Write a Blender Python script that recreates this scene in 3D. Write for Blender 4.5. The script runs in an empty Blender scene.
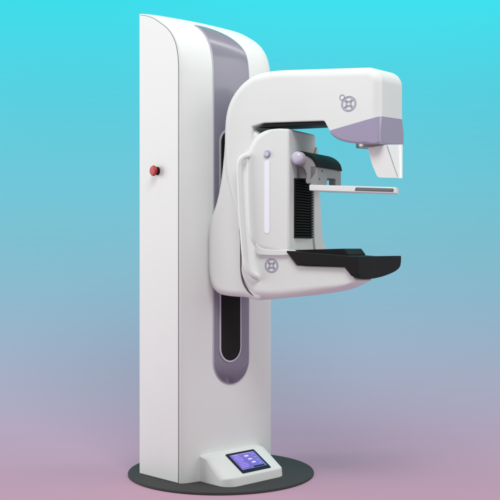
import bpy, bmesh, math, random
from mathutils import Vector
random.seed(4)
S = bpy.context.scene
R = math.radians
# ------------------------------------------------------------------ camera, world, lights, exposure
HC = 0.988
cam_d = bpy.data.cameras.new('camera'); cam = bpy.data.objects.new('camera', cam_d)
S.collection.objects.link(cam); S.camera = cam
cam.location = (0, 0, HC); cam.rotation_euler = (R(90), 0, 0)
cam_d.sensor_width = 36; cam_d.lens = 72; cam_d.clip_start = .05; cam_d.clip_end = 200
wd = bpy.data.worlds.new('World'); S.world = wd; wd.use_nodes = True
bg = wd.node_tree.nodes['Background']; bg.inputs[0].default_value = (.94, 1, .965, 1); bg.inputs[1].default_value = .345
S.view_settings.view_transform = 'Standard'; S.view_settings.look = 'None'
S.view_settings.exposure = 0; S.view_settings.gamma = 1
S.render.engine = 'CYCLES'; S.cycles.use_denoising = True

def area(name, loc, target, size, power, col=(1, 1, 1)):
    l = bpy.data.lights.new(name, 'AREA'); l.shape = 'RECTANGLE'; l.size, l.size_y = size
    l.energy = power; l.color = col
    o = bpy.data.objects.new(name, l); S.collection.objects.link(o)
    o.location = loc; o.rotation_euler = (Vector(target) - Vector(loc)).to_track_quat('-Z', 'Y').to_euler()
    return o
area('key_softbox', (-6.2, 4.9, 2.2), (-.1, 4.3, 1.1), (4.2, 4.4), 224)
area('fill_light', (4.6, 3.4, 2.6), (.1, 4.4, .9), (3.0, 3.5), 62)  # unseen lamp added to lift the column's front and right edge
area('top_softbox', (.1, 2.0, 3.7), (.25, 3.9, 1.5), (1.8, 1.2), 67)
area('backdrop_light', (1.0, 4.9, 4.6), (.3, 7.5, 1.0), (6.0, .6), 58)  # unseen lamp added above the frame to brighten the wall evenly

# ------------------------------------------------------------------ materials
def mat(name, col, rough=.4, spec=.5, metal=0., emis=None, es=0., coat=0., noise=0., bump=0., alpha=None, trans=0., scale=60.):
    m = bpy.data.materials.new(name); m.use_nodes = True
    nt = m.node_tree; b = nt.nodes['Principled BSDF']
    b.inputs['Base Color'].default_value = (*col, 1); b.inputs['Roughness'].default_value = rough
    b.inputs['Specular IOR Level'].default_value = spec; b.inputs['Metallic'].default_value = metal
    b.inputs['Coat Weight'].default_value = coat; b.inputs['Coat Roughness'].default_value = .12
    b.inputs['Transmission Weight'].default_value = trans
    if emis: b.inputs['Emission Color'].default_value = (*emis, 1); b.inputs['Emission Strength'].default_value = es
    tc = nt.nodes.new('ShaderNodeTexCoord')
    if noise:
        n = nt.nodes.new('ShaderNodeTexNoise'); n.inputs['Scale'].default_value = 5; n.inputs['Detail'].default_value = 5
        nt.links.new(tc.outputs['Object'], n.inputs['Vector'])
        mr = nt.nodes.new('ShaderNodeMapRange'); mr.inputs['To Min'].default_value = rough - noise; mr.inputs['To Max'].default_value = rough + noise
        nt.links.new(n.outputs['Fac'], mr.inputs['Value']); nt.links.new(mr.outputs['Result'], b.inputs['Roughness'])
        mx = nt.nodes.new('ShaderNodeMix'); mx.data_type = 'RGBA'
        mx.inputs['A'].default_value = (*[c * .97 for c in col], 1); mx.inputs['B'].default_value = (*[min(1, c * 1.03) for c in col], 1)
        nt.links.new(n.outputs['Fac'], mx.inputs['Factor']); nt.links.new(mx.outputs['Result'], b.inputs['Base Color'])
    if bump:
        n2 = nt.nodes.new('ShaderNodeTexNoise'); n2.inputs['Scale'].default_value = scale * 10; n2.inputs['Detail'].default_value = 3
        nt.links.new(tc.outputs['Object'], n2.inputs['Vector'])
        bp = nt.nodes.new('ShaderNodeBump'); bp.inputs['Strength'].default_value = bump; bp.inputs['Distance'].default_value = .001
        nt.links.new(n2.outputs['Fac'], bp.inputs['Height']); nt.links.new(bp.outputs['Normal'], b.inputs['Normal'])
    return m
M = dict(
    white=mat('white_enamel', (.79, .815, .798), .45, .3, noise=.05, bump=.03),
    panel=mat('white_side_panel', (.80, .818, .805), .45, .3, noise=.05, bump=.03),
    grey=mat('light_grey_metal', (.33, .33, .335), .42, .5, noise=.06, bump=.05),
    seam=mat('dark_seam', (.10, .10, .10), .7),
    gap=mat('grey_seam', (.26, .26, .26), .7),
    lilac=mat('lilac_plastic', (.235, .225, .29), .3, .5, coat=.5, noise=.06, bump=.05),
    lilac_gloss=mat('lilac_gloss', (.375, .335, .48), .2, .5, coat=.6, noise=.03),
    lilac_edge=mat('pale_lilac_edge', (.55, .52, .62), .4),
    mark=mat('lilac_print', (.36, .34, .47), .5),
    black=mat('black_plastic', (.019, .0185, .0185), .55, .07, noise=.05, bump=.08),
    rubber=mat('black_rubber', (.014, .014, .014), .6, .1, bump=.1),
    disc=mat('dark_powdercoat', (.062, .06, .06), .7, .12, noise=.08, bump=.3),
    red=mat('red_button', (.46, .012, .018), .4, .3, coat=.1),
    pearl=mat('pearl_knob', (.66, .62, .76), .25, .5, coat=.3),
    light=mat('light_strip', (.62, .62, .68), .3, emis=(.93, .92, 1), es=.32),
    screen=mat('screen_glow', (.05, .04, .12), .25, emis=(.21, .15, .72), es=.66),
    icon=mat('screen_icon', (.4, .35, .7), .3, emis=(.62, .55, 1), es=.75),
    text=mat('screen_text', (.2, .17, .45), .3, emis=(.36, .29, .85), es=.85),
    bezel=mat('screen_bezel', (.010, .009, .014), .3, .2),
    smoke=mat('smoked_plastic', (.14, .14, .145), .15, .5, noise=.04),
    frost=mat('frosted_shield', (.86, .87, .865), .3, .4, noise=.03),
    steel=mat('brushed_steel', (.32, .31, .31), .3, .5, metal=.6),
)
# ------------------------------------------------------------------ frames: column frame and C-arm frame
TH = R(46); CO = (-.285, 4.137)
def CW(x, y, z): return Vector((CO[0] + x * math.cos(TH) + y * math.sin(TH), CO[1] - x * math.sin(TH) + y * math.cos(TH), z))
TA = R(30); AO = (-.041, 4.086)
ca, sa = math.cos(TA), math.sin(TA)
def AW(u, v, z): return Vector((AO[0] + u * ca + v * sa, AO[1] - u * sa + v * ca, z))
def AWT(u, v, z):              # upper arm: its top and head rise slightly towards the far side
    t = max(0., min(1., (z - 1.12) / .30)); t = t * t * (3 - 2 * t)
    if z < 1.1:                # the nose under the breast support narrows in plan
        q = max(0., min(1., (u - .36) / .15)); v = v * (1 - .42 * q * q * (3 - 2 * q))
    return AW(u, v, z + .06 * v * t)
def side(px, py, v=0.):        # measured outline -> (u, z) on the plane v of the arm
    k = (px - 250) / 1000.
    u = (k * (AO[1] + v * ca) - AO[0] - v * sa) / (ca + k * sa)
    d = AO[1] - u * sa + v * ca
    return (u, HC - (py - 250) / 1000. * d)
def front(px, py, u):          # -> (v, z) on the plane u
    k = (px - 250) / 1000.
    v = (k * (AO[1] - u * sa) - AO[0] - u * ca) / (sa - k * ca)
    d = AO[1] - u * sa + v * ca
    return (v, HC - (py - 250) / 1000. * d)

# ------------------------------------------------------------------ helpers
ROOT = bpy.data.objects.new('mammography_machine', None); S.collection.objects.link(ROOT)
ROOT.location = (-.127, 4.398, .008)
ROOT['label'] = 'tall white and lilac breast x-ray machine with C-shaped arm on a dark round base'
ROOT['category'] = 'x-ray machine'
def obj(name, bm, m, parent=ROOT, smooth=40, wn=True, label=None):
    bmesh.ops.remove_doubles(bm, verts=bm.verts, dist=1e-6)
    bmesh.ops.recalc_face_normals(bm, faces=bm.faces)
    me = bpy.data.meshes.new(name)
    off = ROOT.location if parent is not None else Vector((0, 0, 0))
    for v in bm.verts: v.co -= off
    bm.to_mesh(me); bm.free()
    me.materials.append(M[m] if isinstance(m, str) else m)
    for p in me.polygons: p.use_smooth = True
    me.set_sharp_from_angle(angle=R(smooth))
    o = bpy.data.objects.new(name, me); S.collection.objects.link(o)
    if parent is not None: o.parent = parent
    if wn:
        w = o.modifiers.new('wn', 'WEIGHTED_NORMAL'); w.keep_sharp = True; w.weight = 80
    if label: o['label'] = label
    return o
def crom(pts, n=6, closed=True):
    out = []; N = len(pts)
    for i in range(N if closed else N - 1):
        g = (lambda j: pts[j % N]) if closed else (lambda j: pts[max(0, min(N - 1, j))])
        a, b, c, d = g(i - 1), g(i), g(i + 1), g(i + 2)
        for k in range(n):
            t = k / n
            out.append(tuple(.5 * (2 * b[q] + (c[q] - a[q]) * t + (2 * a[q] - 5 * b[q] + 4 * c[q] - d[q]) * t * t + (3 * b[q] - a[q] - 3 * c[q] + d[q]) * t ** 3) for q in range(len(b))))
    if not closed: out.append(pts[-1])
    return out
def fillet(pts, rad, n=7):
    """polygon (x,y[,r]) with rounded corners"""
    out = []; N = len(pts)
    for i in range(N):
        p = Vector(pts[i][:2]); a = Vector(pts[i - 1][:2]) - p; b = Vector(pts[(i + 1) % N][:2]) - p
        r = pts[i][2] if len(pts[i]) > 2 else rad
        la, lb = a.length, b.length; a.normalize(); b.normalize()
        ang = a.angle(b)
        if r <= 0 or ang > R(176): out.append(tuple(p)); continue
        t = min(r / math.tan(ang / 2), la * .49, lb * .49); r2 = t * math.tan(ang / 2)
        c = p + (a + b).normalized() * (r2 / math.sin(ang / 2))
        s = p + a * t - c; e = p + b * t - c
        for k in range(n + 1):
            f = k / n
            w = (s * math.sin((1 - f) * (math.pi - ang)) + e * math.sin(f * (math.pi - ang))) / math.sin(math.pi - ang)
            out.append(tuple(c + w))
    return out
def area2(p): return sum(p[i - 1][0] * p[i][1] - p[i][0] * p[i - 1][1] for i in range(len(p))) / 2
def tame(poly, nrm, B):
    """shrink the rim radius wherever the inset outline would cross itself"""
    B = list(B); N = len(poly)
    def o(a, b, c): return (b[0] - a[0]) * (c[1] - a[1]) - (b[1] - a[1]) * (c[0] - a[0])
    for it in range(40):
        Q = [(p[0] + n.x * b, p[1] + n.y * b) for p, n, b in zip(poly, nrm, B)]; hit = set()
        for i in range(N):
            a, b = Q[i], Q[(i + 1) % N]; x0, x1 = min(a[0], b[0]), max(a[0], b[0])
            for j in range(i + 2, N):
                if i == 0 and j == N - 1: continue
                d, e = Q[j], Q[(j + 1) % N]
                if max(d[0], e[0]) < x0 or min(d[0], e[0]) > x1: continue
                if o(a, b, d) * o(a, b, e) < 0 and o(d, e, a) * o(d, e, b) < 0:
                    span = range(i, j + 2) if j - i <= N / 2 else range(j, i + N + 2)
                    if len(span) > 16: span = [i, i + 1, j, j + 1]
                    hit |= {q % N for q in span}
        if not hit: break
        for q in hit: B[q] *= .7
        for _ in range(2): B = [min(B[k], (B[k - 1] + B[k] + B[(k + 1) % N]) / 3 * 1.15) for k in range(N)]
    return B
def rex(bm, poly, v0, v1, b, W, seg=6, b1=None, order='uvz'):
    """extrude polygon (u,z) from v0 to v1 with rounded rims (radius b near, b1 far; callable(u,z) allowed)"""
    if area2(poly) < 0: poly = poly[::-1]
    clean = []
    for p in poly:
        if not clean or (Vector(p) - Vector(clean[-1])).length > 1e-4: clean.append(p)
    if (Vector(clean[0]) - Vector(clean[-1])).length < 1e-4: clean.pop()
    poly = clean; N = len(poly)
    nrm = []
    for i in range(N):
        p0, p1, p2 = Vector(poly[i - 1]), Vector(poly[i]), Vector(poly[(i + 1) % N])
        e1 = (p1 - p0).normalized(); e2 = (p2 - p1).normalized()
        n1 = Vector((-e1.y, e1.x)); n2 = Vector((-e2.y, e2.x)); m = n1 + n2
        m.normalize(); m /= max(.5, m.dot(n1)); nrm.append(m)
    if b1 is None: b1 = b
    fb = b if callable(b) else (lambda u, z: b)
    fb1 = b1 if callable(b1) else (lambda u, z: b1)
    B0 = tame(poly, nrm, [fb(*p) for p in poly]); B1 = tame(poly, nrm, [fb1(*p) for p in poly])
    rings = []
    for k in range(seg + 1):
        a = k / seg * math.pi / 2; q = 1 - math.sin(a); w = 1 - math.cos(a)
        rings.append([bm.verts.new(W(p[0] + n.x * t * q, v0 + t * w, p[1] + n.y * t * q)) for p, n, t in zip(poly, nrm, B0)])
    for k in range(seg, -1, -1):
        a = k / seg * math.pi / 2; q = 1 - math.sin(a); w = 1 - math.cos(a)
        rings.append([bm.verts.new(W(p[0] + n.x * t * q, v1 - t * w, p[1] + n.y * t * q)) for p, n, t in zip(poly, nrm, B1)])
    for r0, r1 in zip(rings, rings[1:]):
        for i in range(N):
            bm.faces.new((r0[i - 1], r0[i], r1[i], r1[i - 1]))
    bm.faces.new(rings[0]); bm.faces.new(rings[-1][::-1])
    return bm
def NB(): return bmesh.new()
def tube(bm, pts, r, n=14):
    pts = [Vector(p) for p in pts]; rings = []
    up = Vector((0, 0, 1))
    t0 = (pts[1] - pts[0]).normalized(); side_ = t0.cross(up)
    if side_.length < .1: side_ = t0.cross(Vector((1, 0, 0)))
    side_.normalize()
    for i, p in enumerate(pts):
        t = (pts[min(i + 1, len(pts) - 1)] - pts[max(i - 1, 0)]).normalized()
        side_ = (side_ - t * side_.dot(t)).normalized(); o2 = t.cross(side_)
        rr = r(i / (len(pts) - 1)) if callable(r) else r
        rings.append([bm.verts.new(p + (side_ * math.cos(a) + o2 * math.sin(a)) * rr) for a in [2 * math.pi * k / n for k in range(n)]])
    for a, b in zip(rings, rings[1:]):
        for i in range(n): bm.faces.new((a[i - 1], a[i], b[i], b[i - 1]))
    bm.faces.new(rings[0]); bm.faces.new(rings[-1][::-1])
def lathe(bm, prof, W, n=48):
    """prof = [(r, h)]; W(a, b, h) maps the plane and the axis to the world"""
    rings = [[bm.verts.new(W(r * math.cos(t), r * math.sin(t), h)) for t in [2 * math.pi * k / n for k in range(n)]] for r, h in prof]
    for a, b in zip(rings, rings[1:]):
        for i in range(n): bm.faces.new((a[i - 1], a[i], b[i], b[i - 1]))
    bm.faces.new(rings[0]); bm.faces.new(rings[-1][::-1])
def ribbon(bm, pts, w, W2, closed=True, h=.0008):
    """flat raised line along 2-D points; W2(a, b, off) maps to world"""
    N = len(pts); L = []
    for i in range(N):
        p = Vector(pts[i]); a = Vector(pts[i - 1] if (closed or i) else pts[i]); b = Vector(pts[(i + 1) % N] if (closed or i < N - 1) else pts[i])
        t = (b - a).normalized(); n = Vector((-t.y, t.x)) * w / 2
        L.append([bm.verts.new(W2(*(p + n), 0)), bm.verts.new(W2(*(p + n), h)), bm.verts.new(W2(*(p - n), h)), bm.verts.new(W2(*(p - n), 0))])
    for i in range(N if closed else N - 1):
        a, b = L[i], L[(i + 1) % N]
        for k in range(4): bm.faces.new((a[k], a[(k + 1) % 4], b[(k + 1) % 4], b[k]))
    if not closed: bm.faces.new(L[0]); bm.faces.new(L[-1][::-1])
def slotpoly(y0, y1, z0, z1, n=14, top=True, bot=True):
    r = (y1 - y0) / 2; c = (y0 + y1) / 2; P = []
    for k in range(n + 1):
        a = math.pi + math.pi * k / n
        P.append((c + r * math.cos(a), z0 + r + r * math.sin(a)) if bot else None)
    for k in range(n + 1):
        a = math.pi * k / n
        P.append((c + r * math.cos(a), z1 - r + r * math.sin(a)))
    return P

# ------------------------------------------------------------------ studio backdrop (paper sweep: floor curving up into a graded wall)
bm = NB(); prof = []
y0, yc, rr, zt = 1.2, 5.3, 2.2, 4.6
n_f = 24; FZ = .008
for k in range(n_f): prof.append((y0 + (yc - y0) * k / n_f, FZ))
for k in range(33):
    a = k / 32 * math.pi / 2; prof.append((yc + rr * math.sin(a), FZ + rr - rr * math.cos(a)))
for k in range(1, 21): prof.append((yc + rr, FZ + rr + (zt - rr) * k / 20))
arc = [0.]
for a, b in zip(prof, prof[1:]): arc.append(arc[-1] + math.dist(a, b))
lay = bm.verts.layers.float.new('arc')
rows = [[bm.verts.new((x, y, z)) for x in (-4.2, 4.2)] for y, z in prof]
for a, b in zip(rows, rows[1:]): bm.faces.new((a[0], a[1], b[1], b[0]))
me = bpy.data.meshes.new('backdrop'); 
for row, s in zip(rows, arc):
    for v in row: v[lay] = s / arc[-1]
bm.to_mesh(me); bm.free()
for p in me.polygons: p.use_smooth = True
back = bpy.data.objects.new('backdrop', me); S.collection.objects.link(back); back['kind'] = 'structure'
bmat = bpy.data.materials.new('graded_paper'); bmat.use_nodes = True; nt = bmat.node_tree; b = nt.nodes['Principled BSDF']
b.inputs['Roughness'].default_value = .95; b.inputs['Specular IOR Level'].default_value = .0
at = nt.nodes.new('ShaderNodeAttribute'); at.attribute_name = 'arc'
cr = nt.nodes.new('ShaderNodeValToRGB'); nt.links.new(at.outputs['Fac'], cr.inputs['Fac']); nt.links.new(cr.outputs['Color'], b.inputs['Base Color'])
def s2l(c): c /= 255; return c / 12.92 if c <= .04045 else ((c + .055) / 1.055) ** 2.4
GAIN = [1.0, 1.0, 1.0]
def arc_at(py):       # where along the sweep the line of sight of a given height lands
    k = (250 - py) / 1000.
    for i in range(len(prof) - 1):
        (ya, za), (yb, zb) = prof[i], prof[i + 1]
        fa = za - HC - k * ya; fb = zb - HC - k * yb
        if ya > .5 and fa <= 0 <= fb or (ya > .5 and fa < 0 and fb >= 0): return (arc[i] + (arc[i + 1] - arc[i]) * (-fa / (fb - fa))) / arc[-1]
    return 1
STOPS = [(497, (196, 161, 184), .98), (430, (187, 166, 190), 1.0), (370, (167, 174, 198), 1.0), (310, (147, 183, 206), 1.0), (250, (129, 191, 211), 1.0), (190, (114, 200, 219), 1.0), (130, (98, 207, 226), 1.0), (65, (80, 216, 233), 1.0), (2, (62, 224, 240), 1.0)]
el = cr.color_ramp.elements
for i, (py, c, g) in enumerate(STOPS):
    e = el[i] if i < 2 else el.new(.99)
    e.position = arc_at(py); e.color = tuple(min(.97, s2l(q) * g * w) for q, w in zip(c, (1.03, .985, .955))) + (1,)
me.materials.append(bmat)

# ------------------------------------------------------------------ round base
bm = NB()
DC = Vector((-.127, 4.398))
lathe(bm, [(.404, .008), (.407, .010), (.407, .0165), (.405, .0192), (.401, .020)], lambda a, b, h: Vector((DC.x + a, DC.y + b, h)), 128)
obj('base_plate', bm, 'disc', smooth=30)

# ------------------------------------------------------------------ column
WC = .535; BZ = .0205; XB = -.277; XF = .028
raw = [(XF, 1.60), (XF, 1.70), (XF - .001, 1.76), (XF - .009, 1.815), (XF - .028, 1.868), (XF - .06, 1.912), (XF - .10, 1.945), (XF - .15, 1.972), (XF - .21, 1.998), (XB, 2.022)]
top = crom(raw, 6, False)
profc = [(XF, BZ + (1.60 - BZ) * k / 30) for k in range(30)] + top
def pnorm(i):
    a, b = Vector(profc[max(i - 1, 0)]), Vector(profc[min(i + 1, len(profc) - 1)]); t = (b - a).normalized(); return Vector((t.y, -t.x))
def edge_delta(y, i):
    e = .075; d = min(y, WC - y)
    t = max(0, 1 - d / e)
    f = profc[i][0]; k = .3 + .7 * max(0, min(1, (f - XB) / (XF - XB) * 1.2 - .2))
    crown = .024 * ((y - WC / 2) / (WC / 2)) ** 2
    return ((.020 * (1 - math.sqrt(max(0, 1 - t ** 2.2)))) + crown * .8) * k
def colpt(y, i, out=0):
    p = Vector(profc[i]); n = pnorm(i); q = p - n * (edge_delta(y, i) - out)
    return CW(q.x, y, max(q.y, BZ))
def zpt(y, z, out=0):
    """point on the flat part of the front face"""
    return CW(XF - edge_delta(y, 0) + out, y, z)
bm = NB()
ys = [0] + [.075 * (1 - math.cos(k / 12 * math.pi / 2)) for k in range(1, 12)] + [.075 + (WC - .15) * k / 16 for k in range(17)]
ys = sorted(set([round(v, 6) for v in ys] + [round(WC - v, 6) for v in ys]))
grid = [[bm.verts.new(colpt(y, i)) for i in range(len(profc))] for y in ys]
for a, b_ in zip(grid, grid[1:]):
    for i in range(len(profc) - 1): bm.faces.new((a[i], b_[i], b_[i + 1], a[i + 1]))
bl = [bm.verts.new(CW(XB, y, BZ)) for y in ys]
for j in range(len(ys) - 1): bm.faces.new((bl[j], bl[j + 1], grid[j + 1][-1], grid[j][-1]) if True else None)
for j in range(len(ys) - 1): bm.faces.new((grid[j][0], grid[j + 1][0], bl[j + 1], bl[j]))
bm.faces.new([*grid[0], bl[0]]); bm.faces.new([*grid[-1], bl[-1]][::-1])
col = obj('column', bm, 'white', smooth=35)
# side panels: sheet standing 3 mm proud with a dark seam behind it
def side_outline(ins):
    P = []
    for i in range(len(profc)):
        p = Vector(profc[i]); n = pnorm(i); q = p - n * (edge_delta(0, i) + ins); (P.append((q.x, max(q.y, BZ + .001))) if q.x > XB + .006 and (not P or q.y > P[-1][1] + 1e-5) else None)
    P += [(XB + .002, P[-1][1]), (XB + .002, BZ + .001)]
    return P
for sgn in (0, 1):
    bm = NB()
    f = (lambda x, v, z: CW(x, -v, z)) if sgn == 0 else (lambda x, v, z: CW(x, WC + v, z))
    rex(bm, side_outline(.002), -.001, .0015, .0002, f, 1)
    obj('side_seam', bm, 'gap', col, wn=False)
    bm = NB()
    rex(bm, side_outline(.0045), .0, .004, .0002, f, 3, b1=.0018)
    obj('side_panel', bm, 'panel', col)
# lilac inlay following the front
Y0, Y1 = .158, .360; YM = (Y0 + Y1) / 2; ZB = .416
def colz(y, zz, out):
    for i in range(29, len(profc) - 1):
        if profc[i + 1][1] >= zz:
            t = (zz - profc[i][1]) / (profc[i + 1][1] - profc[i][1]); return colpt(y, i, out).lerp(colpt(y, i + 1, out), t)
    return colpt(y, len(profc) - 1, out)
def inlay(name, y0, y1, zb, m, out, parent, grow=0):
    bm = NB(); n = 20; r = (y1 - y0) / 2; c = (y0 + y1) / 2
    cols = []
    for k in range(n + 1):
        a = math.pi + math.pi * k / n
        y = c + r * math.cos(a); z = zb + r + 1.0 * r * math.sin(a)
        ln = [zpt(y, z, out)] + [zpt(y, zz, out) for zz in [zb + r + .001 + (1.58 - zb - r) * q / 10 for q in range(11)]]
        f = max(0, min(1, (y - y0) / (y1 - y0))); zc2 = 1.822 + grow + .130 * math.sqrt(max(0, 1 - f * f))
        ln += [colz(y, 1.585 + (zc2 - 1.585) * q / 30, out) for q in range(31)]
        cols.append([bm.verts.new(v) for v in ln])
    for a, b_ in zip(cols, cols[1:]):
        for i in range(len(a) - 1): bm.faces.new((a[i], b_[i], b_[i + 1], a[i + 1]))
    o = obj(name, bm, m, parent, smooth=60, wn=False)
    s = o.modifiers.new('s', 'SOLIDIFY'); s.thickness = .003; s.offset = -1
    return o
inlay('inlay_edge', Y0 - .004, Y1 + .004, ZB - .004, 'lilac_edge', .0008, col, .006)
inl = inlay('inlay', Y0, Y1, ZB, 'lilac', .0016, col)
# black guide slot with pale rim
SY0, SY1, SZ0, SZ1 = .192, .303, .515, 1.50
def front_plate(bm, P, x0, x1, b=.0003):
    rex(bm, P, x0, x1, b, lambda y, x, z: CW(XF - edge_delta(YM, 0) * .9 + x, y, z), 2)
bm = NB(); front_plate(bm, slotpoly(SY0 - .008, SY1 + .008, SZ0 - .008, SZ1 + .008), -.002, .0078, .0008); slot_rim = obj('slot_rim', bm, 'lilac_edge', col)
bm = NB(); front_plate(bm, slotpoly(SY0, SY1, SZ0, SZ1), -.001, .0086); slot = obj('guide_slot', bm, 'black', col)
# emergency stop
k = (157 - 250) / 1000.
xb = None
def on_side(px, py, yy=-.004):
    k = (px - 250) / 1000.
    x = (k * (CO[1] + yy * math.cos(TH)) - CO[0] - yy * math.sin(TH)) / (math.cos(TH) + k * math.sin(TH))
    d = CO[1] - x * math.sin(TH) + yy * math.cos(TH)
    return x, HC - (py - 250) / 1000. * d
bx_, bz_ = on_side(157.5, 171)
bm = NB(); lathe(bm, [(.0175, .003), (.0175, .012), (.015, .014)], lambda a, b, h: CW(bx_ + a, -h, bz_ + b), 32)
eb = obj('stop_button', bm, 'rubber', ROOT)
bm = NB(); lathe(bm, [(.013, .013), (.013, .019), (.0205, .021), (.0225, .025), (.0225, .027), (.020, .0305), (.013, .0322), (.004, .0325)], lambda a, b, h: CW(bx_ + a, -h, bz_ + b), 40)
obj('button_cap', bm, 'red', eb)

# ------------------------------------------------------------------ foot console
CY0, CY1 = .086, .432; CXF = .196
def console_section():
    bm = NB(); nx = 14
    x0 = .012
    prof2 = fillet([(x0, BZ - .0, 0), (CXF, BZ, .0), (CXF - .004, BZ + .036, .010), (.062, BZ + .110, .02), (x0, BZ + .112, 0)], .01, 6)
    N = len(prof2); rings = []
    L = CY1 - CY0
    yy = sorted(set([0, 1] + [.5 - .5 * math.cos(math.pi * k / 28) for k in range(29)]))
    for t in yy:
        d = min(t, 1 - t) * L; rr_ = .055; q = max(0, 1 - d / rr_)
        sh = 1 - math.sqrt(max(0, 1 - q * q))
        ring = []
        for (x, z) in prof2:
            fx = (x - x0) / (CXF - x0); fz = (z - BZ) / .112
            ring.append(bm.verts.new(CW(x - sh * .055 * fx ** 1.2, CY0 + t * L, z - sh * .030 * max(0, fz) * (.25 + fx))))
        rings.append(ring)
    for a, b_ in zip(rings, rings[1:]):
        for i in range(N): bm.faces.new((a[i - 1], a[i], b_[i], b_[i - 1]))
    bm.faces.new(rings[0]); bm.faces.new(rings[-1][::-1])
    return bm
con = obj('foot_console', console_section(), 'white', ROOT, smooth=45)
# slope frame of the console's top
p0 = Vector((.062, BZ + .110)); p1 = Vector((CXF - .004, BZ + .036)); td = (p1 - p0).normalized(); tn = Vector((-td.y, td.x))
def SL(s, h, y):    # s down the slope, h above it
    q = p0 + td * s + tn * h; return CW(q.x, y, q.y)
SL_L = (p1 - p0).length
def slope_plate(bm, s0, s1, y0, y1, h0, h1, r=.004):
    rex(bm, fillet([(s0, y0), (s1, y0), (s1, y1), (s0, y1)], r, 4), h0, h1, .0003, lambda s, h, y: SL(s, h, y), 2, b1=.0006)
bm = NB(); slope_plate(bm, .012, SL_L - .014, .181, .346, -.002, .0035); sc = obj('touch_screen', bm, 'bezel', con)
sy0, sy1, ss0, ss1 = .192, .335, .024, SL_L - .030
bm = NB(); slope_plate(bm, ss0, ss1, sy0, sy1, .003, .0041, .001); obj('display', bm, 'screen', sc, wn=False)
bm = NB()
def blob(fs, fy, ls, ly):
    s = ss0 + (ss1 - ss0) * fs; y = sy0 + (sy1 - sy0) * fy
    slope_plate(bm, s - ls / 2, s + ls / 2, y - ly / 2, y + ly / 2, .0038, .0046, .002)
for fs, fy, ls, ly in [(.21, .58, .009, .022), (.19, .63, .006, .012), (.43, .61, .008, .020), (.45, .66, .005, .012), (.65, .65, .009, .020), (.67, .60, .005, .010)]:
    blob(fs, fy, ls, ly)
obj('icons', bm, 'icon', sc, wn=False)
bm = NB()
for k in range(9):
    fs = .08 + .095 * k
    blob(fs, .20 + .04 * random.random(), .0028, .030 + .018 * random.random())
    if k % 2: blob(fs, .86, .0028, .014 + .01 * random.random())
blob(.03, .5, .0028, .125)
obj('text_lines', bm, 'text', sc, wn=False)
bm = NB(); slope_plate(bm, ss1 - .011, ss1 - .002, sy0 + .07, sy1 - .01, .0038, .0045, .001); obj('status_bar', bm, 'bezel', sc, wn=False)

# ------------------------------------------------------------------ carriage + C-arm
AWD = .256
def poly(pts, v=0.): return [side(p[0], p[1], v) for p in pts]
car = poly(crom([(236, 122), (228, 124), (222, 133), (220, 155), (217, 182), (212.5, 203), (207.5, 218), (205.3, 232), (205, 250), (205.3, 270), (207.5, 284), (213, 292.5), (222, 296), (240, 297.5), (262, 298), (262, 260), (262, 200), (262, 140)], 5))
bm = NB(); rex(bm, car, .010, AWD + .02, .030, AW, 7)
carr = obj('carriage', bm, 'white', ROOT, label='grey-white rounded slide housing joining arm to column')
def P3(*a): return (*side(a[0], a[1]), a[2] if len(a) > 2 else .012)
outer = [(241, 262), (241, 272), (243.5, 283), (249.5, 293), (257, 297.6), (275, 298.5), (300, 296.3), (325, 291.8), (340, 288.0), (350, 284.4), (356.5, 281.2)]
def dens(pts, n=4): return crom(pts, n, False)
body = [side(*p) for p in dens([(222.5, 172), (227, 193), (233, 213), (238, 232), (240.7, 248)] + outer)]
body += fillet([(*side(356.5, 281.2), 0), (*side(351, 273), .006), (*side(345, 267), .01), (*side(297, 265.5), .01), (*side(286, 250.5), .008), (*side(262, 250), .0), (*side(256, 247), 0), (*side(252, 238), 0), (*side(252, 150), .02), (*side(252, 126.5), .006), (*side(264, 123), .03), (*side(324, 121), .010), (*side(329.3, 130.9), .0)], .01, 5)[1:]
body += [side(*p) for p in crom([(329.3, 130.9), (330.3, 133.8), (334.5, 137.6), (341.5, 140.9), (352, 143.2), (366, 144.2)], 6, False)][1:]
body += fillet([(*side(366, 144.2), 0), (*side(370, 144.3), 0), (*side(374, 144.3), 0), (*side(379.6, 144.2), .012), (*side(379.6, 130), 0), (*side(379.6, 118), 0)], .01, 6)[1:]
r_top = side(379.6, 67.3)
body += fillet([(*side(379.6, 112), 0), (*side(379.6, 104), 0), (*side(379.6, 98), 0), (*side(379.6, 66.3), .075), (*side(300, 68.8), .0), (*side(290, 69.1), 0)], .03, 12)[:-1]
body += [side(*p) for p in dens([(290, 69.1), (274, 69.9), (261, 71.9), (250, 75.6), (239, 84), (230, 96), (224.7, 109), (222.3, 125), (221.8, 150), (222.5, 172)])][:-1]
zarm_low = side(300, 200)[1]
def fbev(u, z):
    inner = (z < side(300, 118)[1] and u > side(248, 0)[0] and z > side(300, 255)[1])
    base = .034
    uu, _ = side(330, 0); 
    un = (side(352, 0)[0] - u) / .16
    if z < zarm_low and u > side(320, 0)[0] and z < side(300, 272)[1]: base = .008 + .026 * max(0, min(1, un))
    elif u > side(355, 0)[0] and z < zarm_low: base = .006
    elif z < zarm_low and u > side(285, 0)[0] and z > side(300, 272)[1]: base = .006
    elif z > side(300, 135)[1] and z < side(300, 115.0)[1] and u > side(250, 0)[0]:
        base = .006
    elif inner: base = .010
    if u > side(331, 0)[0] and z < side(372, 128)[1] and z > side(300, 160)[1]: base = .010
    if u > side(374, 0)[0] and z > side(300, 160)[1]: base = .032
    if u < side(243.5, 0)[0] and z < side(300, 228)[1] and z > side(300, 285)[1]: base = .007
    return base
bvals = {}
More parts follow.
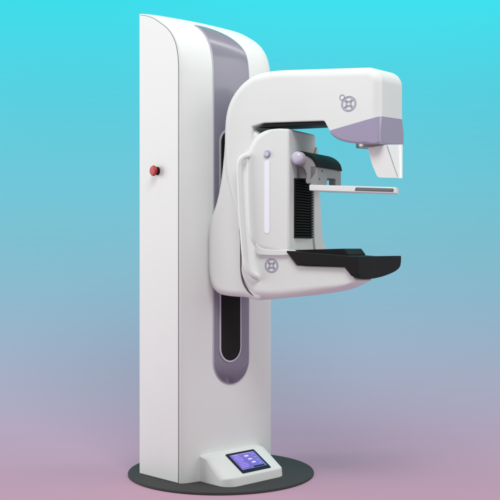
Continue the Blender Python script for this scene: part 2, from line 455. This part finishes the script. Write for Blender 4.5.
def smooth_bev(polyl, fn, it=14):
    vals = [fn(*p) for p in polyl]
    for _ in range(it): vals = [(vals[i - 1] + vals[i] * 2 + vals[(i + 1) % len(vals)]) / 4 for i in range(len(vals))]
    d = {(round(p[0], 7), round(p[1], 7)): v for p, v in zip(polyl, vals)}
    return lambda u, z: d[(round(u, 7), round(z, 7))]
fb = smooth_bev(body, fbev, 9)
bm = NB(); rex(bm, body, 0, AWD, fb, AWT, 8)
hp0, hp1 = Vector(AWT(side(329.3, 130.6)[0], 0, side(329.3, 130.6)[1])), Vector(AWT(side(379.6, 116)[0], 0, side(379.6, 116)[1]))
hn = (hp1 - hp0).cross(Vector((sa, ca, .06))).normalized()
if hn.z < 0: hn = -hn
uax = Vector((ca, -sa, 0))
def cut(b, co, n, fill=False):      # keeps the side n points away from
    r = bmesh.ops.bisect_plane(b, geom=b.verts[:] + b.edges[:] + b.faces[:], dist=1e-6, plane_co=co, plane_no=n, clear_outer=True)
    if fill: bmesh.ops.holes_fill(b, edges=[e for e in b.edges if e.is_boundary], sides=0)
bm.normal_update()
bmesh.ops.triangulate(bm, ngon_method='EAR_CLIP', faces=[f for f in bm.faces if len(f.verts) > 4])
zmid = Vector(AW(0, 0, side(300, 170)[1])); Zp = Vector((0, 0, 1))
hb = bm.copy(); cut(hb, hp0, hn, True); cut(hb, zmid, -Zp, True); cut(hb, Vector(AW(side(328.6, 130)[0], 0, 1)), -uax, True)
a2 = bm.copy(); cut(a2, hp0, hn); cut(a2, Vector(AW(side(328.6, 130)[0], 0, 1)), uax)
a3 = bm.copy(); cut(a3, hp0, hn); cut(a3, Vector(AW(side(328.6, 130)[0], 0, 1)), -uax); cut(a3, zmid, Zp)
cut(bm, hp0, -hn)
for a_ in (a2, a3):
    tmp = bpy.data.meshes.new('tmp'); a_.to_mesh(tmp); a_.free(); bm.from_mesh(tmp); bpy.data.meshes.remove(tmp)
bmesh.ops.remove_doubles(bm, verts=bm.verts, dist=2e-5)
arm = obj('c_arm', bm, 'white', ROOT, smooth=32)
# black sheet standing in for the shade under the upper arm
za = side(290, 122.2)[1]
bm = NB()
und = [side(258, 127.5), side(265, 124.0), side(324, 121.8), side(325, 124.5), side(300, 125.2), side(265, 127.0)]
rex(bm, und, .004, AWD - .03, .001, AWT, 2); obj('underside_shade', bm, 'black', arm)

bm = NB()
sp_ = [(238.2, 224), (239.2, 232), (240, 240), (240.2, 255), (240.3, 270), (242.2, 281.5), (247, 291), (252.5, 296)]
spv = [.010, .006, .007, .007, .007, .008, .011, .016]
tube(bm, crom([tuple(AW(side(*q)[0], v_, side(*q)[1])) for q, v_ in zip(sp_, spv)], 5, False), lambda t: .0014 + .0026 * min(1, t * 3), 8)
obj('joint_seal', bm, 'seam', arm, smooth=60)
# pedestal (inner rounded housing carrying the compression drive)
PV0, PV1 = -.010, .232
ped = [(262, 251.5), (254, 249), (248.5, 243.5), (245, 234), (243.5, 220), (242.8, 195), (242.9, 172), (244.2, 156), (248.0, 143.5), (255, 135), (265, 130.2), (280, 128.6)]
pp = [side(*p) for p in dens(ped, 5)] + fillet([(*side(280, 128.6), 0), (*side(290, 129), .010), (*side(290, 252), 0)], .01, 6)[1:]
def fped(u, z):
    t = max(0, min(1, (side(272, 0)[0] - u) / .10))
    return .008 + .034 * t ** .7
bm = NB(); rex(bm, pp, PV0, PV1, fped, AW, 7)
ped_o = obj('compression_tower', bm, 'white', ROOT, smooth=38)
UF = side(290, 0)[0]
def AF(v, du, z): return AW(UF + du, v, z)      # on the tower's front
# lip at the tower's foot
bm = NB()
rex(bm, [side(*p) for p in crom([(257.5, 243), (261, 247.2), (267, 249.2), (278, 249.9), (290, 250.2), (290, 255), (264, 255), (257, 252)], 4)], -.0135, .2, .003, AW, 3)
obj('foot_lip', bm, 'white', ped_o)
# light far rim of the tower's front
vr0 = front(314, 180, UF)[0]; vr1 = front(321, 180, UF)[0]
bm = NB()
zt_, zb_ = side(290, 134)[1], side(290, 250)[1]
rex(bm, [front(*q, UF) for q in crom([(313, 165), (314.5, 150), (316.6, 150), (318, 180), (319.5, 215), (321, 238), (324, 249), (314, 250), (312.5, 200)], 4)], -.012, .008, .003, lambda v, du, z: AF(v, du, z), 3)
obj('tower_trim', bm, 'white', ped_o)
# ribbed bellows
v0_, ztp = front(294, 178, UF); v1_, zbt = front(311, 238.5, UF)
bm = NB()
nr = 22
ppf = []
for k in range(nr):
    za_, zb2 = ztp - (ztp - zbt) * k / nr, ztp - (ztp - zbt) * (k + 1) / nr
    ppf += [(.002, za_), (.010, za_ - (za_ - zb2) * .25), (.010, za_ - (za_ - zb2) * .75)]
ppf += [(.002, zbt), (-.01, zbt), (-.01, ztp)]
rex(bm, ppf, v0_, v1_, .0005, lambda du, v, z: AF(v, du, z), 1)
obj('bellows', bm, 'rubber', ped_o, smooth=20, wn=False)
# light strip and round button on the side
def side_plate(bm, P, v0=-.004, v1=.012, b=.001): rex(bm, P, v0, v1, b, AW, 3)
u0, z0 = side(264.3, 160.5, -.0125); u1, z1 = side(269.2, 233.5, -.0125)
bm = NB(); side_plate(bm, slotpoly(u0, u1, z1, z0), -.0125, .0, .001); obj('light_strip', bm, 'light', ped_o)
uc, zc = side(266.8, 154, -.015)
bm = NB(); lathe(bm, [(.0145, .0), (.0145, .006), (.012, .008)], lambda a, b, h: AW(uc + a, -.009 - h, zc + b), 32)
rb = obj('round_button', bm, 'mark', ped_o)
bm = NB(); lathe(bm, [(.0105, .006), (.0105, .0095), (.008, .0105)], lambda a, b, h: AW(uc + a, -.009 - h, zc + b), 32); obj('button_face', bm, 'pearl', rb)
# handle
hp = []
def HP(px, py, v): u, z = side(px, py, v); return AW(u, v, z)
pts = [HP(250, 155, .0), HP(247, 155.8, -.014), HP(243.5, 157, -.026), HP(240.5, 160.5, -.034), HP(239.3, 168, -.036), HP(240, 190, -.036), HP(241.3, 215, -.036), HP(243.3, 240, -.036), HP(244.6, 256, -.036), HP(246.2, 265, -.035), HP(249.3, 271.5, -.03), HP(253.5, 275.8, -.018), HP(258, 278, .006)]
hp = crom([tuple(p) for p in pts], 6, False)
bm = NB(); tube(bm, hp, .0118, 18); hd = obj('grab_handle', bm, 'white', ROOT, smooth=60)
for px, py in ((249.3, 155.3), (257, 277.8)):
    bm = NB(); u_, z_ = side(px, py); lathe(bm, [(.0165, 0), (.0165, .008), (.0145, .010)], lambda a, b, h: AW(u_ + a, (.0 if py < 200 else .006) - h, z_ + b), 28)
    obj('handle_mount', bm, 'white', hd)

# ------------------------------------------------------------------ tube head
head = obj('tube_head', hb, 'lilac_gloss', ROOT, smooth=32)
# rounded bottom edge strip + collimator
zc_ = side(372, 143.2)[1]
uc2, vc2 = side(366, 0)[0], .10
bm = NB(); lathe(bm, [(.066, .012), (.066, -.006), (.063, -.012), (.050, -.0135), (.045, -.011)], lambda a, b, h: AWT(side(362.5, 0)[0] + a, vc2 + b, zc_ + h), 48)
obj('collimator', bm, 'steel', head)
# face shield
def A3(u, v, z): return AWT(u, v, z)
bm = NB()
vs = .045
def sp(px, py, v): u, z = side(px, py, v); return [u, v, z]
zt2 = zc_ - .012
Aq, Bq, Cq, Dq = sp(367.5, 146, vs), sp(387.5, 146, vs), sp(399, 178.5, vs), sp(377.5, 178, vs)
Mq = sp(371.5, 164, vs)
def far(px, py, u): v, z = front(px, py, u); return [u, v, z]
B2 = far(401.5, 143, Bq[0]); C2 = far(401.3, 178.6, Cq[0])
for q in (Aq, Bq, B2): q[2] = zt2
B2[2] = zc_ - .001; Bq[2] = zc_ - .006
t = .006
near = [Aq, Bq, Cq, Dq, Mq]
def rounded(q3): return q3
npoly = fillet([(Aq[0], Aq[2], 0), (Bq[0], Bq[2], 0), (Cq[0], Cq[2], .006), (Dq[0], Dq[2], .018), (Mq[0], Mq[2], .2)], .01, 5)
rex(bm, npoly, vs, vs + t, .0015, AWT, 3)
vlist = [(Bq, 0), (B2, 0), (C2, 0), (Cq, 0)]
f1 = [bm.verts.new(AWT(*q)) for q in (Bq, B2, C2, Cq)]
f2 = [bm.verts.new(AWT(q[0] - t, q[1], q[2])) for q in (Bq, B2, C2, Cq)]
bm.faces.new(f1); bm.faces.new(f2[::-1])
for i in range(4): bm.faces.new((f1[i - 1], f1[i], f2[i], f2[i - 1]))
def sl(t, s, o):
    a = [Bq[i] + (B2[i] - Bq[i]) * t for i in range(3)]; c = [Cq[i] + (C2[i] - Cq[i]) * t for i in range(3)]
    return AWT(a[0] + (c[0] - a[0]) * s + o, a[1] + (c[1] - a[1]) * s, a[2] + (c[2] - a[2]) * s)
A_ = [[bm.verts.new(sl(t_, s_, o_)) for t_, s_ in ((.87, -.0), (1.0, -.0), (1.0, 1), (.62, 1))] for o_ in (-.001, .005)]
bm.faces.new(A_[0]); bm.faces.new(A_[1][::-1])
for i in range(4): bm.faces.new((A_[0][i - 1], A_[0][i], A_[1][i], A_[1][i - 1]))
sh = obj('face_shield', bm, 'frost', head, smooth=35)

# ------------------------------------------------------------------ emblems
def emblem(cx, cy, rx, loop, parent, v=-.0004):
    bm = NB(); s = rx / 1000. * 3.85
    uc_, zc_ = side(cx, cy)
    W2 = lambda a, b, o: AW(uc_ + a * s * 1.18, v - o, zc_ + b * s * 1.12)
    w = .0026
    W3 = W2
    wn_ = w / s
    ribbon(bm, [(math.cos(t), math.sin(t)) for t in [2 * math.pi * k / 40 for k in range(40)]], wn_, W2)
    ribbon(bm, fillet([(-.24, -.24), (.24, -.24), (.24, .24), (-.24, .24)], .1, 3), wn_ * .8, W2)
    for q in range(4):
        a0 = q * math.pi / 2
        rot = lambda x, y: (x * math.cos(a0) - y * math.sin(a0), x * math.sin(a0) + y * math.cos(a0))
        ribbon(bm, [rot(.26, .26), rot(.70, .66)], wn_ * .9, W2, closed=False)
        lobe = fillet([(.36, -.20), (.36, .20), (.62, .46), (.80, .30), (.86, 0), (.80, -.30), (.62, -.46)], .12, 3)
        ribbon(bm, [rot(*p) for p in lobe], wn_ * .55, W2)
    if loop:
        ribbon(bm, [(-.92 + .34 * math.cos(t), .92 + .36 * math.sin(t)) for t in [2 * math.pi * k / 24 for k in range(24)]], wn_, W2)
    obj('emblem', bm, 'mark', parent, smooth=20, wn=False)
emblem(348.7, 103.8, 6.6, True, arm)
emblem(271.5, 265.6, 6.4, False, arm)

# ------------------------------------------------------------------ image receptor (breast support)
NV = -.018
bm = NB()
fl = fillet([(*side(285, 250.6, NV), .004), (*side(349, 256.2, NV), 0), (*side(357.0, 256.9, NV), .0), (*side(357.0, 277.4, NV), .004), (*side(351, 276, NV), .01), (*side(344, 266.8, NV), .008), (*side(297.5, 265, NV), .012)], .01, 5)
rex(bm, fl, NV, .22, .004, AW, 4)
rec = obj('image_receptor', bm, 'black', ROOT, smooth=35)
# front block, wide, with a belly-shaped lower edge
UB = side(357.8, 256.8, NV)[0]
vb1 = front(401.3, 255, UB)[0]
zt3 = side(357.8, 256.8, NV)[1]
fp = [(NV - .002, zt3 + .0015), (vb1, zt3 + .0015)]
for px, py in crom([(401.3, 262), (400.4, 267), (396.5, 271), (389.5, 274.4), (381, 277.2), (372, 278.9), (364.5, 278.8), (359.6, 277.2), (357.8, 273.5)], 4, False):
    fp.append(front(px, py, UB))
fp = [q for p_ in [fillet([(*fp[0], .003), (*fp[1], .004)] + [(*q, 0) for q in fp[2:]], .002, 4)] for q in p_]
bm = NB(); rex(bm, fp, -.016, 0, .002, lambda v, du, z: AW(UB + du, v, z), 6, b1=.006)
obj('support_front', bm, 'black', rec, smooth=35)
# raised rear rim
bm = NB()
rv = .055
rex(bm, fillet([(*side(287, 250.2, rv), .003), (*side(345, 248.6, rv), .005), (*side(349.3, 254.5, rv), .004), (*side(347, 260, rv), 0), (*side(290, 260, rv), 0)], .003, 4), rv - .01, .215, .003, AW, 3)
obj('rear_rim', bm, 'black', rec, smooth=35)

# ------------------------------------------------------------------ compression paddle and its carrier
KV = .045
carrier_r = None
# carrier side plate and body
bm = NB()
cp = [(300, 153.5), (307, 155), (312.5, 158.5), (315.8, 164), (316.6, 170), (314.5, 175), (311.5, 179), (310.3, 183), (307.2, 183.6), (305.5, 181), (306.5, 175.5), (305.4, 170.5), (302.5, 167), (296, 165)]
rex(bm, [side(*p, KV) for p in crom(cp, 4)], KV, KV + .012, .002, AW, 3)
pc = obj('paddle_carrier', bm, 'grey', ROOT, smooth=40)
# front plate with opening
UP = side(317.2, 0, KV)[0]
def fpl(px, py): return front(px, py, UP)
bm = NB()
zt4 = side(317, 165.5, KV)[1]; zb4 = side(317, 184.8, KV)[1]
vv1 = fpl(341.0, 170)[0]
w0, w1 = fpl(327, 180)[0], fpl(335.5, 180)[0]
wz0 = fpl(331, 178.3)[1]
def boxF(v0, v1, z0, z1, d0=-.02, d1=0, b=.001): rex(bm, [(v0, z0), (v1, z0), (v1, z1), (v0, z1)], d0, d1, b, lambda v, du, z: AW(UP + du, v, z), 2)
frame_poly = [(KV, zb4), (w0, zb4), (w0, wz0), (w1, wz0), (w1, zb4), (vv1, zb4), (vv1, zt4), (KV, zt4)]
rex(bm, fillet([(*q, .003) for q in frame_poly], .003, 3), -.03, 0, .0012, lambda v, du, z: AW(UP + du, v, z), 2)
obj('front_plate', bm, 'grey', pc)
for px, py in ((322, 171), (338, 170.5), (319.5, 179)):
    v_, z_ = fpl(px, py); bm = NB(); lathe(bm, [(.0042, -.002), (.0042, .0015), (.003, .0022)], lambda a, b, h: AW(UP + h, v_ + a, z_ + b), 16); obj('screw', bm, 'seam', pc)
# inner body reaching back to the tower
bm = NB()
rex(bm, fillet([(UF + .002, side(300, 166, KV)[1]), (UP - .03, side(300, 166, KV)[1]), (UP - .03, side(300, 178, KV)[1]), (UF + .002, side(300, 178, KV)[1])], .003, 3), KV + .02, vv1 - .03, .002, AW, 2)
obj('slide_block', bm, 'grey', pc)
# black domed cover
bm = NB()
cov = crom([(293, 152.2), (299, 150.9), (306, 152.2), (312, 155.4), (316.3, 160.3), (318.2, 167.2)], 5, False) + crom([(316.0, 167.0), (314.3, 162.5), (311, 158.4), (306, 155.6), (300, 154.4), (293, 155.6)], 5, False)
rex(bm, [side(*p, KV - .002) for p in cov], KV - .004, vv1 + .002, .002, AW, 3)
obj('carrier_cover', bm, 'black', pc, smooth=50)
# round knob
ku, kz = side(297.5, 158, .02)
bm = NB()
lathe(bm, [(.0255, -.05), (.0265, -.02), (.0270, .0), (.0265, .008), (.0235, .015), (.018, .019), (.010, .021), (.003, .0215)], lambda a, b, h: AW(ku + a, .022 - h, kz + b), 40)
kn = obj('knob', bm, 'pearl', pc, smooth=60)
# paddle
pr = ROOT
PV = .03
ua, ub = side(309, 187, PV)[0], side(396.3, 187, PV)[0]
zA, zB = side(309, 184.6, PV)[1], side(396.3, 187.2, PV)[1]
def PD(u, w, v): return AW(u, v, zA + (zB - zA) * (u - ua) / (ub - ua) + w)
plan = fillet([(ua, PV, .004), (ub, PV, .014), (ub - .035, .16, .075), (ua, .16, .004)], .01, 9)
bm = NB(); rex(bm, [(p[0], p[1]) for p in plan], -.0235, 0, .003, lambda u, w, v: PD(u, w, v), 3)
pdl = obj('compression_paddle', bm, 'frost', ROOT, smooth=40)
bm = NB()
ww0, ww1 = side(356, 187, PV)[0], side(393.5, 187, PV)[0]
rex(bm, fillet([(ww0, -.0055, .001), (ww1, -.0055, .004), (ww1, -.0185, .005), (ww0 - .006, -.0185, .002)], .002, 4), PV - .0012, PV + .01, .0004, lambda u, v, w: PD(u, w, v), 2)
obj('paddle_window', bm, 'smoke', pdl)
bm = NB()
rex(bm, fillet([(ww0 + .006, -.0105, .001), (ww1 - .008, -.0105, .001), (ww1 - .008, -.0125, .001), (ww0 + .004, -.0125, .001)], .0005, 2), PV - .0020, PV, .0002, lambda u, v, w: PD(u, w, v), 1)
obj('window_highlight', bm, 'grey', pdl)  # pale strip painted in as the highlight along the paddle window
